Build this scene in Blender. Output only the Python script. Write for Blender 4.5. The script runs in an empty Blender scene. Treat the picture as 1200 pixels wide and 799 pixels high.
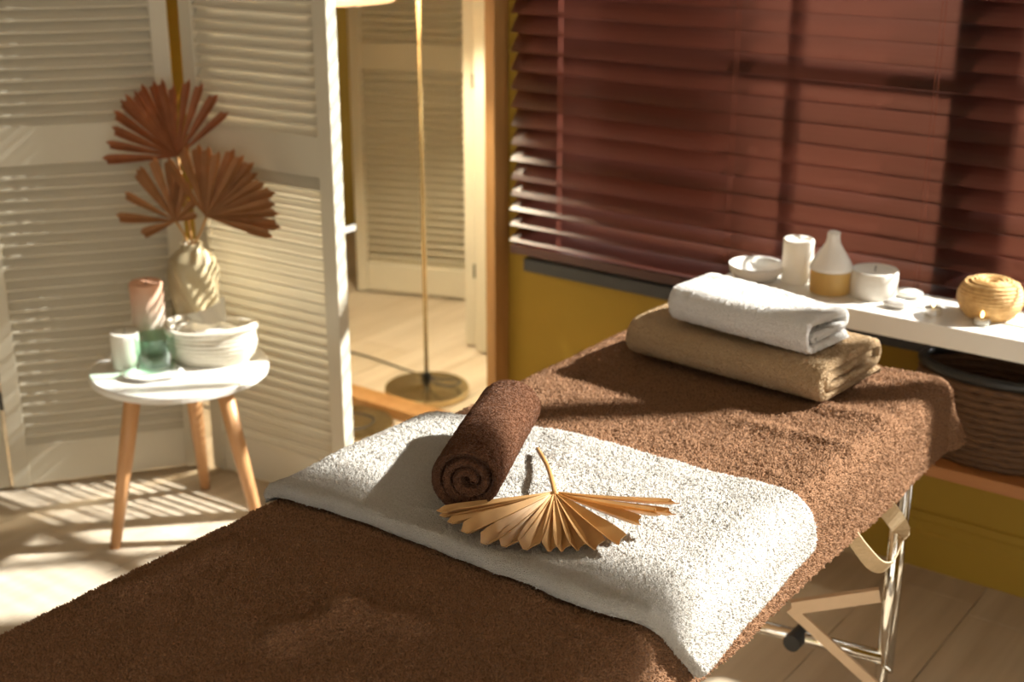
import bpy, math, random
import numpy as np
from mathutils import Vector, Matrix

random.seed(7)
scene = bpy.context.scene
C = scene.collection
PI = math.pi
H = 1.517                                   # camera height above the floor

# ------------------------------------------------------------------ camera
PITCH, YAW, FPX = math.radians(19.3), math.radians(36.3), 1600.0
cam_d = bpy.data.cameras.new('camera')
cam = bpy.data.objects.new('camera', cam_d)
C.objects.link(cam)
cam.location = (0, 0, H)
cam.rotation_euler = (PI / 2 - PITCH, 0, YAW)
cam_d.sensor_width = 36.0
cam_d.lens = FPX / 1200 * 36.0
cam_d.clip_start = 0.05
cam_d.dof.use_dof = True
cam_d.dof.focus_distance = 1.76
cam_d.dof.aperture_fstop = 4.4
scene.camera = cam

# ------------------------------------------------------------------ sky, sun, exposure
world = bpy.data.worlds.new('sky')
scene.world = world
world.use_nodes = True
bg = world.node_tree.nodes['Background']
bg.inputs[0].default_value = (1.0, 0.94, 0.84, 1)
bg.inputs[1].default_value = 2.45

SUN = Vector((0.70, 0.714, 0.68))            # towards the sun
sun_d = bpy.data.lights.new('sun', 'SUN')
sun_d.energy = 27.0
sun_d.angle = math.radians(1.6)
sun_d.color = (1.0, 0.96, 0.91)
sun = bpy.data.objects.new('sun', sun_d)
C.objects.link(sun)
sun.rotation_euler = SUN.to_track_quat('Z', 'Y').to_euler()
sun.location = (3, 6, 5)

vs = scene.view_settings
vs.view_transform = 'Standard'
vs.look = 'None'
vs.exposure = 0.0
vs.gamma = 1.0
vs.use_curve_mapping = False

# ------------------------------------------------------------------ pixel -> place (directions only; the plane gives the distance)
_fh = np.array([-math.sin(YAW), math.cos(YAW), 0.0])
_rt = np.array([math.cos(YAW), math.sin(YAW), 0.0])
_fw = _fh * math.cos(PITCH) - np.array([0, 0, math.sin(PITCH)])
_up = _fh * math.sin(PITCH) + np.array([0, 0, math.cos(PITCH)])
def ray(x, y): return _fw + _rt * (x - 600) / FPX - _up * (y - 399.5) / FPX
def on_z(x, y, z):
    r = ray(x, y); return r * (z - H) / r[2] + np.array([0, 0, H])
def on_plane(x, y, p0, n):
    p0 = np.array(p0, float); o = np.array([0, 0, H]); r = ray(x, y)
    return o + r * (((p0 - o) @ n) / (r @ n))

# ------------------------------------------------------------------ numpy noise
_rng = np.random.RandomState(3)
_perm = _rng.rand(64, 64, 64).astype(np.float32)
def vnoise(p):
    p = np.asarray(p, float); i = np.floor(p).astype(int); f = p - i; f = f * f * (3 - 2 * f)
    out = 0
    for a in (0, 1):
        wx = f[..., 0] if a else 1 - f[..., 0]
        for b in (0, 1):
            wy = f[..., 1] if b else 1 - f[..., 1]
            for c in (0, 1):
                wz = f[..., 2] if c else 1 - f[..., 2]
                out = out + wx * wy * wz * _perm[(i[..., 0] + a) % 64, (i[..., 1] + b) % 64, (i[..., 2] + c) % 64]
    return out * 2 - 1

# ------------------------------------------------------------------ materials
def mat(name, color, rough=0.6, color2=None, nscale=8, stretch=(1, 1, 1), metallic=0.0, bump=0.0, bscale=60,
        spec=0.5, sheen=0.0, transl=None, detail=4, band=None, coat=0.0):
    m = bpy.data.materials.new(name)
    m.use_nodes = True
    nt = m.node_tree; N = nt.nodes; L = nt.links
    b = N['Principled BSDF']
    b.inputs['Base Color'].default_value = (*color, 1)
    b.inputs['Roughness'].default_value = rough
    b.inputs['Metallic'].default_value = metallic
    b.inputs['Specular IOR Level'].default_value = spec
    b.inputs['Coat Weight'].default_value = coat
    if sheen:
        b.inputs['Sheen Weight'].default_value = sheen
        b.inputs['Sheen Roughness'].default_value = 0.4
    tc = N.new('ShaderNodeTexCoord'); mp = N.new('ShaderNodeMapping')
    mp.inputs['Scale'].default_value = stretch
    L.new(tc.outputs['Object'], mp.inputs['Vector'])
    if color2 is not None:
        nz = N.new('ShaderNodeTexNoise'); nz.inputs['Scale'].default_value = nscale; nz.inputs['Detail'].default_value = detail
        L.new(mp.outputs[0], nz.inputs['Vector'])
        rp = N.new('ShaderNodeValToRGB')
        rp.color_ramp.elements[0].position = 0.32; rp.color_ramp.elements[0].color = (*color, 1)
        rp.color_ramp.elements[1].position = 0.68; rp.color_ramp.elements[1].color = (*color2, 1)
        L.new(nz.outputs['Fac'], rp.inputs[0]); L.new(rp.outputs[0], b.inputs['Base Color'])
    if bump:
        n2 = N.new('ShaderNodeTexNoise'); n2.inputs['Scale'].default_value = bscale; n2.inputs['Detail'].default_value = 3
        L.new(mp.outputs[0], n2.inputs['Vector'])
        bp = N.new('ShaderNodeBump'); bp.inputs['Strength'].default_value = min(1, bump); bp.inputs['Distance'].default_value = 0.003
        L.new(n2.outputs['Fac'], bp.inputs['Height']); L.new(bp.outputs[0], b.inputs['Normal'])
    if transl is not None:
        tr = N.new('ShaderNodeBsdfTranslucent'); tr.inputs[0].default_value = (*transl[0], 1)
        mx = N.new('ShaderNodeMixShader'); mx.inputs[0].default_value = transl[1]
        L.new(b.outputs[0], mx.inputs[1]); L.new(tr.outputs[0], mx.inputs[2])
        L.new(mx.outputs[0], N['Material Output'].inputs['Surface'])
    return m

def terry(name, color, color2, scale=330, strength=0.9, dist=0.004, sheen=0.25):
    m = bpy.data.materials.new(name); m.use_nodes = True
    nt = m.node_tree; N = nt.nodes; L = nt.links; b = N['Principled BSDF']
    b.inputs['Roughness'].default_value = 0.95; b.inputs['Specular IOR Level'].default_value = 0.1
    b.inputs['Sheen Weight'].default_value = sheen; b.inputs['Sheen Roughness'].default_value = 0.5
    tc = N.new('ShaderNodeTexCoord')
    vo = N.new('ShaderNodeTexVoronoi'); vo.inputs['Scale'].default_value = scale
    nz = N.new('ShaderNodeTexNoise'); nz.inputs['Scale'].default_value = scale * 0.8; nz.inputs['Detail'].default_value = 3
    wz = N.new('ShaderNodeTexNoise'); wz.inputs['Scale'].default_value = scale * 0.5
    va = N.new('ShaderNodeVectorMath'); va.operation = 'SCALE'; va.inputs['Scale'].default_value = 0.006
    vb = N.new('ShaderNodeVectorMath'); vb.operation = 'ADD'
    L.new(tc.outputs['Object'], wz.inputs['Vector']); L.new(wz.outputs['Color'], va.inputs[0])
    L.new(tc.outputs['Object'], vb.inputs[0]); L.new(va.outputs[0], vb.inputs[1]); L.new(vb.outputs[0], vo.inputs['Vector'])
    L.new(tc.outputs['Object'], nz.inputs['Vector'])
    mm = N.new('ShaderNodeMath'); mm.operation = 'SUBTRACT'
    L.new(nz.outputs['Fac'], mm.inputs[0]); L.new(vo.outputs['Distance'], mm.inputs[1])
    bp = N.new('ShaderNodeBump'); bp.inputs['Strength'].default_value = strength; bp.inputs['Distance'].default_value = dist
    L.new(mm.outputs[0], bp.inputs['Height']); L.new(bp.outputs[0], b.inputs['Normal'])
    rp = N.new('ShaderNodeValToRGB')
    rp.color_ramp.elements[0].position = 0.25; rp.color_ramp.elements[0].color = (*color, 1)
    rp.color_ramp.elements[1].position = 0.75; rp.color_ramp.elements[1].color = (*color2, 1)
    L.new(nz.outputs['Fac'], rp.inputs[0]); L.new(rp.outputs[0], b.inputs['Base Color'])
    return m

M = {}
M['wall'] = mat('mustard_paint', (0.33, 0.20, 0.016), 0.75, (0.36, 0.225, 0.02), 3, bump=0.1, bscale=90)
M['wall_dark'] = mat('olive_paint', (0.10, 0.085, 0.03), 0.8, (0.12, 0.10, 0.035), 3)
M['ceiling'] = mat('ceiling_paint', (0.75, 0.70, 0.6), 0.9, (0.78, 0.73, 0.63), 4)
M['subfloor'] = mat('subfloor', (0.05, 0.035, 0.02), 0.9, (0.06, 0.04, 0.025), 4)
PL = [mat('pale_oak_%s' % n, c1, 0.42, c2, 3.2, (9, 0.7, 9), bump=0.12, bscale=30, detail=6, spec=0.35) for n, c1, c2 in
      (('a', (0.58, 0.49, 0.37), (0.48, 0.39, 0.28)), ('b', (0.62, 0.53, 0.41), (0.51, 0.42, 0.31)), ('c', (0.53, 0.44, 0.33), (0.44, 0.35, 0.25)))]
M['cream'] = mat('cream_lacquer', (0.55, 0.505, 0.40), 0.4, (0.58, 0.535, 0.425), 5, spec=0.4)
M['slat'] = mat('mahogany_slat', (0.048, 0.014, 0.010), 0.38, (0.038, 0.011, 0.008), 6, (1, 8, 8), transl=((0.60, 0.24, 0.17), 0.12), spec=0.5)
def slat_scatter():
    m = M['slat']; nt = m.node_tree; N = nt.nodes; L = nt.links
    out = N['Material Output']; prev = out.inputs['Surface'].links[0].from_socket
    rf = N.new('ShaderNodeBsdfRefraction'); rf.inputs['Color'].default_value = (0.98, 0.62, 0.53, 1)
    rf.inputs['Roughness'].default_value = 0.4; rf.inputs['IOR'].default_value = 1.3
    mx = N.new('ShaderNodeMixShader'); mx.inputs[0].default_value = 0.27
    L.new(prev, mx.inputs[1]); L.new(rf.outputs[0], mx.inputs[2]); L.new(mx.outputs[0], out.inputs['Surface'])
slat_scatter()
M['rail'] = mat('mahogany_rail', (0.07, 0.02, 0.014), 0.4, (0.05, 0.014, 0.01), 6, (1, 8, 8))
M['cord'] = mat('blind_cord', (0.30, 0.10, 0.07), 0.7, (0.36, 0.13, 0.09), 60, transl=((0.7, 0.3, 0.2), 0.3))
M['sillgrey'] = mat('grey_sill', (0.035, 0.037, 0.04), 0.5, (0.045, 0.046, 0.05), 6)
M['winframe'] = mat('dark_window_frame', (0.03, 0.024, 0.02), 0.5, (0.04, 0.03, 0.026), 6)
M['wood'] = mat('beech', (0.52, 0.27, 0.115), 0.42, (0.60, 0.33, 0.15), 5, (6, 6, 0.8), bump=0.05)
M['mirrorwood'] = mat('mirror_oak', (0.34, 0.17, 0.055), 0.5, (0.42, 0.225, 0.08), 6, (5, 5, 0.8))
M['shelfwood'] = mat('red_brown_shelf', (0.33, 0.13, 0.04), 0.45, (0.40, 0.17, 0.055), 6, (0.8, 6, 6))
M['mirror'] = mat('mirror_glass', (0.93, 0.92, 0.86), 0.0, (0.92, 0.91, 0.85), 1, metallic=1.0)
M['brass'] = mat('brushed_brass', (0.66, 0.53, 0.31), 0.24, (0.60, 0.48, 0.28), 30, (1, 1, 1), metallic=1.0)
M['shade'] = mat('lamp_shade_linen', (0.85, 0.72, 0.6), 0.9, (0.88, 0.75, 0.63), 60, transl=((0.95, 0.8, 0.65), 0.35))
M['black'] = mat('black_plastic', (0.012, 0.012, 0.012), 0.4, (0.016, 0.016, 0.016), 9)
M['chrome'] = mat('chrome', (0.82, 0.80, 0.76), 0.09, (0.78, 0.76, 0.72), 5, metallic=1.0)
M['white'] = mat('white_lacquer', (0.80, 0.78, 0.73), 0.22, (0.82, 0.80, 0.75), 5, spec=0.5)
M['vase'] = mat('sand_ceramic', (0.47, 0.39, 0.235), 0.38, (0.52, 0.43, 0.27), 8, bump=0.04)
M['wax_w'] = mat('white_wax', (0.82, 0.78, 0.70), 0.5, (0.85, 0.81, 0.74), 8, transl=((0.9, 0.82, 0.7), 0.25))
M['ceramic'] = mat('white_ceramic', (0.84, 0.82, 0.78), 0.25, (0.86, 0.84, 0.80), 6)
M['rope'] = mat('cotton_rope', (0.72, 0.67, 0.55), 0.9, (0.78, 0.73, 0.62), 120, bump=0.5, bscale=400)
M['cloth'] = mat('cream_cloth', (0.80, 0.76, 0.66), 0.9, (0.84, 0.80, 0.70), 40, bump=0.2, bscale=500, transl=((0.85, 0.8, 0.7), 0.25))
M['amber'] = mat('amber_base', (0.72, 0.48, 0.16), 0.35, (0.80, 0.56, 0.22), 12, transl=((0.95, 0.7, 0.25), 0.35))
M['straw'] = mat('honey_straw', (0.52, 0.30, 0.10), 0.65, (0.68, 0.43, 0.17), 90, bump=0.5, bscale=300)
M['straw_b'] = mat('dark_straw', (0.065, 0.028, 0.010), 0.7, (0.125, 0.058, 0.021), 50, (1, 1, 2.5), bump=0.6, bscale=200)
M['wick'] = mat('wick', (0.03, 0.02, 0.015), 0.9, (0.04, 0.03, 0.02), 50)
M['tin'] = mat('tealight_tin', (0.8, 0.78, 0.74), 0.25, (0.76, 0.74, 0.7), 9, metallic=0.9)
M['strap'] = mat('beige_strap', (0.46, 0.34, 0.20), 0.75, (0.52, 0.39, 0.24), 200, bump=0.2, bscale=900)
M['vinyl'] = mat('beige_vinyl', (0.50, 0.37, 0.22), 0.5, (0.54, 0.40, 0.25), 10)
M['bracewood'] = mat('pale_brace_wood', (0.58, 0.42, 0.27), 0.5, (0.64, 0.47, 0.31), 5, (5, 0.8, 5))
M['leaf_dark'] = mat('russet_palm', (0.26, 0.085, 0.028), 0.6, (0.36, 0.125, 0.042), 30, transl=((0.42, 0.12, 0.03), 0.25))
M['leaf_mid'] = mat('brown_palm', (0.30, 0.135, 0.046), 0.6, (0.40, 0.185, 0.068), 30, transl=((0.5, 0.2, 0.05), 0.25))
M['leaf_gold'] = mat('golden_palm', (0.52, 0.30, 0.115), 0.38, (0.64, 0.39, 0.16), 25, transl=((0.8, 0.45, 0.13), 0.22))
M['stem'] = mat('palm_stem', (0.40, 0.20, 0.065), 0.5, (0.50, 0.27, 0.09), 30)
M['terry_brown'] = terry('brown_terry', (0.20, 0.10, 0.05), (0.31, 0.165, 0.088), 300, 1.0, 0.004, 0.06)
M['terry_roll'] = terry('dark_brown_terry', (0.105, 0.044, 0.022), (0.165, 0.074, 0.038), 420, 0.9, 0.003, 0.06)
M['terry_white'] = terry('white_terry', (0.74, 0.70, 0.64), (0.85, 0.82, 0.77), 560, 1.0, 0.004, 0.1)
M['terry_white2'] = terry('white_terry_fine', (0.76, 0.73, 0.69), (0.85, 0.83, 0.80), 480, 0.8, 0.003, 0.1)
M['terry_beige'] = terry('beige_terry', (0.42, 0.285, 0.155), (0.54, 0.385, 0.225), 420, 0.9, 0.003, 0.15)

for nm, c1, c2, tl in (('terry_brown', (0.30, 0.165, 0.090), (0.44, 0.25, 0.145), (0.42, 0.23, 0.13)), ('terry_white', (0.70, 0.665, 0.61), (0.80, 0.77, 0.72), (0.78, 0.74, 0.68)),
                       ('terry_white2', (0.78, 0.755, 0.72), (0.86, 0.845, 0.82), (0.85, 0.82, 0.78)), ('terry_beige', (0.44, 0.30, 0.165), (0.56, 0.40, 0.235), (0.55, 0.39, 0.22)),
                       ('terry_roll', (0.14, 0.062, 0.032), (0.20, 0.093, 0.05), (0.18, 0.08, 0.042))):
    M[nm + '_pile'] = mat(nm + '_pile', c1, 0.95, c2, 220, spec=0.08, transl=(tl, 0.38))

M['yard'] = mat('yard_gravel', (0.20, 0.17, 0.13), 0.9, (0.27, 0.23, 0.18), 12)
M['addedwall'] = mat('dark_render', (0.055, 0.03, 0.02), 0.9, (0.075, 0.042, 0.028), 5)

def mat_pillar():
    m = mat('ombre_wax', (0.72, 0.66, 0.58), 0.55)
    nt = m.node_tree; N = nt.nodes; L = nt.links; b = N['Principled BSDF']
    tc = N.new('ShaderNodeTexCoord'); sp = N.new('ShaderNodeSeparateXYZ'); rp = N.new('ShaderNodeValToRGB')
    L.new(tc.outputs['Generated'], sp.inputs[0]); L.new(sp.outputs['Z'], rp.inputs[0])
    e = rp.color_ramp.elements
    e[0].position = 0.35; e[0].color = (0.66, 0.60, 0.50, 1); e[1].position = 0.95; e[1].color = (0.72, 0.40, 0.26, 1)
    L.new(rp.outputs[0], b.inputs['Base Color'])
    return m
M['pillar'] = mat_pillar()

def mat_glass(name, color, rough=0.02, ior=1.45):
    m = bpy.data.materials.new(name); m.use_nodes = True
    nt = m.node_tree; N = nt.nodes; L = nt.links
    N.remove(N['Principled BSDF'])
    t = N.new('ShaderNodeBsdfTransparent'); t.inputs[0].default_value = (*color, 1)
    g = N.new('ShaderNodeBsdfGlossy'); g.inputs['Roughness'].default_value = rough
    f = N.new('ShaderNodeLayerWeight'); f.inputs['Blend'].default_value = 0.12
    mx = N.new('ShaderNodeMixShader')
    L.new(f.outputs['Facing'], mx.inputs[0]); L.new(t.outputs[0], mx.inputs[1]); L.new(g.outputs[0], mx.inputs[2])
    L.new(mx.outputs[0], N['Material Output'].inputs['Surface'])
    return m
M['pane'] = mat_glass('window_glass', (0.97, 0.98, 0.97))
M['green_glass'] = mat_glass('green_glass', (0.83, 0.95, 0.875))
def mat_flame():
    m = bpy.data.materials.new('flame'); m.use_nodes = True
    N = m.node_tree.nodes; b = N['Principled BSDF']
    b.inputs['Base Color'].default_value = (1, 0.7, 0.3, 1)
    b.inputs['Emission Color'].default_value = (1, 0.72, 0.35, 1); b.inputs['Emission Strength'].default_value = 6
    return m
M['flame'] = mat_flame()

# ------------------------------------------------------------------ mesh helpers
ORG = {}
def mesh(name, V, F, smooth=False):
    me = bpy.data.meshes.new(name)
    me.from_pydata([tuple(map(float, v)) for v in V], [], [tuple(int(i) for i in f) for f in F])
    if smooth:
        me.polygons.foreach_set('use_smooth', [True] * len(me.polygons))
    me.update()
    return me

def tag(o, label=None, cat=None, group=None, kind=None):
    if label: o['label'] = label
    if cat: o['category'] = cat
    if group: o['group'] = group
    if kind: o['kind'] = kind
    return o

def thing(name, loc, label, cat, group=None):
    o = bpy.data.objects.new(name, None); C.objects.link(o); o.empty_display_size = 0.05
    o.location = loc; ORG[o.name] = np.array(loc, float)
    return tag(o, label, cat, group)

def obj(name, VF, material, parent=None, org=None, smooth=False, bevel=0.0, label=None):
    """VF in world metres; becomes one mesh object."""
    V, F = VF
    V = np.array(V, float)
    if parent is not None: o0 = ORG[parent.name]
    else: o0 = np.array(org if org is not None else (V[:, 0].mean(), V[:, 1].mean(), V[:, 2].min()), float)
    me = mesh(name, V - o0, F, smooth)
    me.materials.append(M[material] if isinstance(material, str) else material)
    o = bpy.data.objects.new(name, me); C.objects.link(o)
    if parent is not None: o.parent = parent
    else: o.location = o0
    ORG[o.name] = o0
    if bevel:
        md = o.modifiers.new('bevel', 'BEVEL'); md.width = bevel; md.segments = 2; md.limit_method = 'ANGLE'
    if label: o['label'] = label
    return o

def place(name, me, loc, parent, rot=None):
    """another object sharing a mesh, local to its parent"""
    o = bpy.data.objects.new(name, me); C.objects.link(o); o.parent = parent; o.location = loc
    if rot: o.rotation_euler = rot
    ORG[o.name] = ORG[parent.name]
    return o

def join(*parts):
    V = []; F = []; n = 0
    for v, f in parts:
        V.extend([tuple(p) for p in v]); F.extend([tuple(i + n for i in q) for q in f]); n += len(v)
    return V, F

def box(x0, x1, y0, y1, z0, z1):
    V = [(x0, y0, z0), (x1, y0, z0), (x1, y1, z0), (x0, y1, z0), (x0, y0, z1), (x1, y0, z1), (x1, y1, z1), (x0, y1, z1)]
    F = [(0, 3, 2, 1), (4, 5, 6, 7), (0, 1, 5, 4), (1, 2, 6, 5), (2, 3, 7, 6), (3, 0, 4, 7)]
    return V, F

def obox(c, ax, ay, az, hx, hy, hz):
    c = np.array(c, float); V = []
    for sz in (-1, 1):
        for sx, sy in ((-1, -1), (1, -1), (1, 1), (-1, 1)):
            V.append(c + np.array(ax) * sx * hx + np.array(ay) * sy * hy + np.array(az) * sz * hz)
    F = [(0, 3, 2, 1), (4, 5, 6, 7), (0, 1, 5, 4), (1, 2, 6, 5), (2, 3, 7, 6), (3, 0, 4, 7)]
    return V, F

def tube(pts, r, n=10, closed=False, cap=True):
    pts = [np.array(p, float) for p in pts]; m = len(pts)
    rs = r if hasattr(r, '__len__') else [r] * m
    V = []; F = []; prev = None
    for i, p in enumerate(pts):
        a = pts[(i + 1) % m] if (closed or i + 1 < m) else p
        b = pts[i - 1] if (closed or i > 0) else p
        t = a - b; t = t / (np.linalg.norm(t) + 1e-9)
        if prev is None:
            u = np.cross(t, [0, 0, 1.0]); 
            if np.linalg.norm(u) < 1e-3: u = np.cross(t, [1.0, 0, 0])
        else: u = prev - t * (prev @ t)
        u = u / np.linalg.norm(u); prev = u; w = np.cross(t, u)
        for k in range(n):
            an = 2 * PI * k / n
            V.append(p + (u * math.cos(an) + w * math.sin(an)) * rs[i])
    for i in range(m if closed else m - 1):
        j = (i + 1) % m
        for k in range(n):
            k2 = (k + 1) % n
            F.append((i * n + k, i * n + k2, j * n + k2, j * n + k))
    if cap and not closed:
        F.append(tuple(range(n - 1, -1, -1))); F.append(tuple((m - 1) * n + k for k in range(n)))
    return V, F

def lathe(c, prof, n=40, close_bottom=True, close_top=False, rfun=None):
    V = []; F = []
    for j, (r, z) in enumerate(prof):
        for k in range(n):
            a = 2 * PI * k / n; rr = r if rfun is None else rfun(r, a, z, j)
            V.append((c[0] + rr * math.cos(a), c[1] + rr * math.sin(a), c[2] + z))
    for j in range(len(prof) - 1):
        for k in range(n):
            k2 = (k + 1) % n
            F.append((j * n + k, j * n + k2, (j + 1) * n + k2, (j + 1) * n + k))
    if close_bottom: F.append(tuple(range(n - 1, -1, -1)))
    if close_top: F.append(tuple((len(prof) - 1) * n + k for k in range(n)))
    return V, F

def grid_faces(nu, nv):
    return [(i * nv + j, (i + 1) * nv + j, (i + 1) * nv + j + 1, i * nv + j + 1) for i in range(nu - 1) for j in range(nv - 1)]

def round_rect(cx, cy, hx, hy, r, n=6):
    out = []
    for sx, sy, a0 in ((1, 1, 0), (-1, 1, PI / 2), (-1, -1, PI), (1, -1, 1.5 * PI)):
        for k in range(n + 1):
            a = a0 + PI / 2 * k / n
            out.append((cx + sx * (hx - r) + r * math.cos(a), cy + sy * (hy - r) + r * math.sin(a)))
    return out

# ================================================================== THE SETTING
WY = 2.80                                    # inner face of the window wall
WX0, WX1, WZ0, WZ1 = -1.97, 1.55, 0.575, 2.34   # window opening
RX0, RX1, RY0, CZ = -4.05, 2.6, -2.6, 2.62

floor = obj('floor', box(RX0, RX1, RY0, WY, -0.08, -0.022), 'subfloor', org=(0, 0, -0.08)); tag(floor, kind='structure')
PW = 0.204
x = -0.734 - PW * 16
col = 0
while x < RX1 - 0.02:
    x0, x1 = max(x, RX0) + 0.0012, min(x + PW, RX1) - 0.0012
    y = RY0 - random.uniform(0, 1.2)
    while y < WY:
        ln = random.uniform(1.5, 2.2)
        y0, y1 = max(y, RY0) + 0.001, min(y + ln, WY) - 0.001
        if y1 - y0 > 0.05 and x1 - x0 > 0.02:
            o = obj('plank', box(x0, x1, y0, y1, -0.0218, 0.0 - random.uniform(0, 0.0006)), random.choice(PL), floor)
        y += ln
    x += PW; col += 1

w = join(box(RX0, WX0, WY, WY + 0.24, 0, CZ), box(WX1, RX1, WY, WY + 0.24, 0, CZ),
         box(WX0, WX1, WY, WY + 0.24, 0, WZ0), box(WX0, WX1, WY, WY + 0.24, WZ1, CZ))
tag(obj('wall_window', w, 'wall', org=(0, WY, 0)), kind='structure')
tag(obj('wall_left', box(RX0 - 0.2, RX0, RY0, WY + 0.24, 0, CZ), 'wall', org=(RX0, 0, 0)), kind='structure')
tag(obj('wall_right', join(box(RX1, RX1 + 0.2, 0.0, WY + 0.24, 0, CZ), box(RX1, RX1 + 0.2, RY0 - 0.2, 0.0, 2.3, CZ), box(RX1, RX1 + 0.2, RY0 - 0.2, RY0 + 0.1, 0, 2.3)), 'wall', org=(RX1, 0, 0)), kind='structure')  # unseen; opening placed to let sky light in from behind the camera
tag(obj('wall_back', join(box(RX0, -0.8, RY0 - 0.2, RY0, 0, CZ), box(1.6, RX1, RY0 - 0.2, RY0, 0, CZ), box(-0.8, 1.6, RY0 - 0.2, RY0, 0, 0.3), box(-0.8, 1.6, RY0 - 0.2, RY0, 2.3, CZ)), 'wall_dark', org=(0, RY0, 0)), kind='structure')  # unseen; opening added to brighten the near part of the cover
tag(obj('ceiling', box(RX0 - 0.2, RX1, RY0 - 0.2, WY + 0.24, CZ, CZ + 0.15), 'ceiling', org=(0, 0, CZ)), kind='structure')

# moulded baseboard, painted like the wall
prof = [(0, 0), (0.018, 0), (0.018, 0.085), (0.014, 0.092), (0.014, 0.112), (0.009, 0.118), (0.006, 0.132), (0, 0.136)]
V = [(xx, WY - d, z) for xx in (RX0, RX1) for d, z in prof]
n = len(prof)
F = [(i, (i + 1) % n, n + (i + 1) % n, n + i) for i in range(n)] + [tuple(range(n)), tuple(range(2 * n - 1, n - 1, -1))]
tag(obj('baseboard_window', (V, F), 'wall', org=(0, WY, 0)), kind='structure')
tag(obj('trim_1', box(-1.995, WX1, WY - 0.035, WY - 0.001, 0.516, 0.550), 'sillgrey', org=(0, WY, 0.5), bevel=0.002), kind='structure')

# window: frame, posts, bars, panes
win = bpy.data.objects.new('window_1', None); C.objects.link(win); win.location = (0, WY + 0.1, WZ0)
ORG[win.name] = np.array((0, WY + 0.1, WZ0)); win['kind'] = 'structure'
fy0, fy1 = WY + 0.020, WY + 0.070
fr = join(box(WX0 + 0.001, WX0 + 0.05, fy0, fy1, WZ0 + 0.001, WZ1 - 0.001), box(WX1 - 0.05, WX1 - 0.001, fy0, fy1, WZ0 + 0.001, WZ1 - 0.001),
          box(WX0 + 0.05, WX1 - 0.05, fy0, fy1, WZ0 + 0.001, WZ0 + 0.045), box(WX0 + 0.05, WX1 - 0.05, fy0, fy1, WZ1 - 0.045, WZ1 - 0.001))
obj('window_frame', fr, 'winframe', win)
obj('added_jamb_lining', box(WX0 + 0.001, WX0 + 0.016, fy1 + 0.001, WY + 0.238, WZ0 + 0.001, WZ1 - 0.001), 'winframe', win)  # dark lining added to stop the sunlit reveal glowing through the slats
posts = [(-0.945, -0.815), (-0.105, -0.035)]
for a, b in posts: obj('mullion', box(a, b, fy0, fy1, WZ0 + 0.045, WZ1 - 0.045), 'winframe', win)
obj('glazing_bar', box(-1.318, -1.298, fy0 + 0.005, fy1 - 0.005, WZ0 + 0.045, WZ1 - 0.045), 'winframe', win)
edges = [WX0 + 0.05, -0.945, -0.815, -0.105, -0.035, WX1 - 0.05]
for a, b in ((edges[0], -1.318), (-1.298, edges[1]), (edges[2], edges[3]), (edges[4], edges[5])):
    if b < 0:
        obj('transom', box(a, b, fy0 + 0.002, fy1 - 0.002, 1.055, 1.097), 'winframe', win)
    obj('pane', box(a, b, WY + 0.043, WY + 0.047, WZ0 + 0.045, WZ1 - 0.045), 'pane', win)

# outside: yard ground, and an unseen dark wall added to darken the blind's left
tag(obj('ground_yard', box(-12, 14, WY + 0.25, 16, -0.25, -0.2), 'yard', org=(0, 5, -0.25)), kind='structure')
tag(obj('wall_added_dark', join(box(-9, -1.98, 3.75, 4.0, -0.2, 2.35), box(-9, -1.96, 3.72, 4.03, 2.35, 2.42)), 'addedwall', org=(-4, 3.9, -0.2)), kind='structure')

# ================================================================== WINDOW BLIND
BX0, BX1, BY = -2.02, 1.58, WY - 0.036
bl = thing('window_blind', (BX0, BY, 0.56), 'dark mahogany slatted blind with tilted slats over the window in the mustard wall', 'blind')
SW, ST, PITCHZ = 0.0555, 0.0024, 0.0462
hang = 0.5 * (BX0 + BX1)
def slat_mesh(tilt):
    a = math.radians(tilt); ny, nz = math.sin(a), math.cos(a)      # normal, room side up
    dy, dz = -math.cos(a), -math.sin(a)                            # towards the room, down
    V = []; K = 5
    for xx in (BX0 + 0.0, BX1):
        for s in (1, -1):
            for k in range(K):
                t = (k / (K - 1) - 0.5) * s
                crown = 0.0022 * (1 - (2 * t) ** 2) + ST / 2 * s
                V.append((xx - BX0, dy * t * SW - ny * crown, dz * t * SW + nz * crown))
    m = 2 * K
    F = [(i, (i + 1) % m, m + (i + 1) % m, m + i) for i in range(m)] + [tuple(range(m - 1, -1, -1)), tuple(range(m, 2 * m))]
    me = mesh('slat', V, F); me.materials.append(M['slat']); return me
tilts = {0: 30, 1: 31, 2: 34, 3: 46, 5: 42}
sm = slat_mesh(51)
z = 0.612; k = 0; zs = []
while z < 2.32:
    me = slat_mesh(tilts[k]) if k in tilts else sm
    place('slat', me, (0, 0, z - 0.56), bl)
    zs.append(z); z += PITCHZ * (0.90 if k < 3 else 0.96 if k < 6 else 1); k += 1
obj('bottom_rail', box(BX0, BX1, BY - 0.024, BY + 0.024, 0.566, 0.590), 'rail', bl, bevel=0.003)
obj('head_rail', box(BX0, BX1, BY - 0.028, BY + 0.030, 2.342, 2.40), 'rail', bl, bevel=0.003)
for cx in (-1.872, -1.403, -0.952, -0.50, -0.05, 0.40, 0.85, 1.30):
    a = math.radians(54)
    parts = [tube([(cx + dx, BY - 0.0185, 0.575), (cx + dx, BY - 0.0185, 2.345)], 0.0008, 6) for dx in (-0.004, 0.004)]
    obj('ladder_cord', join(*parts), 'cord', bl)

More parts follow.
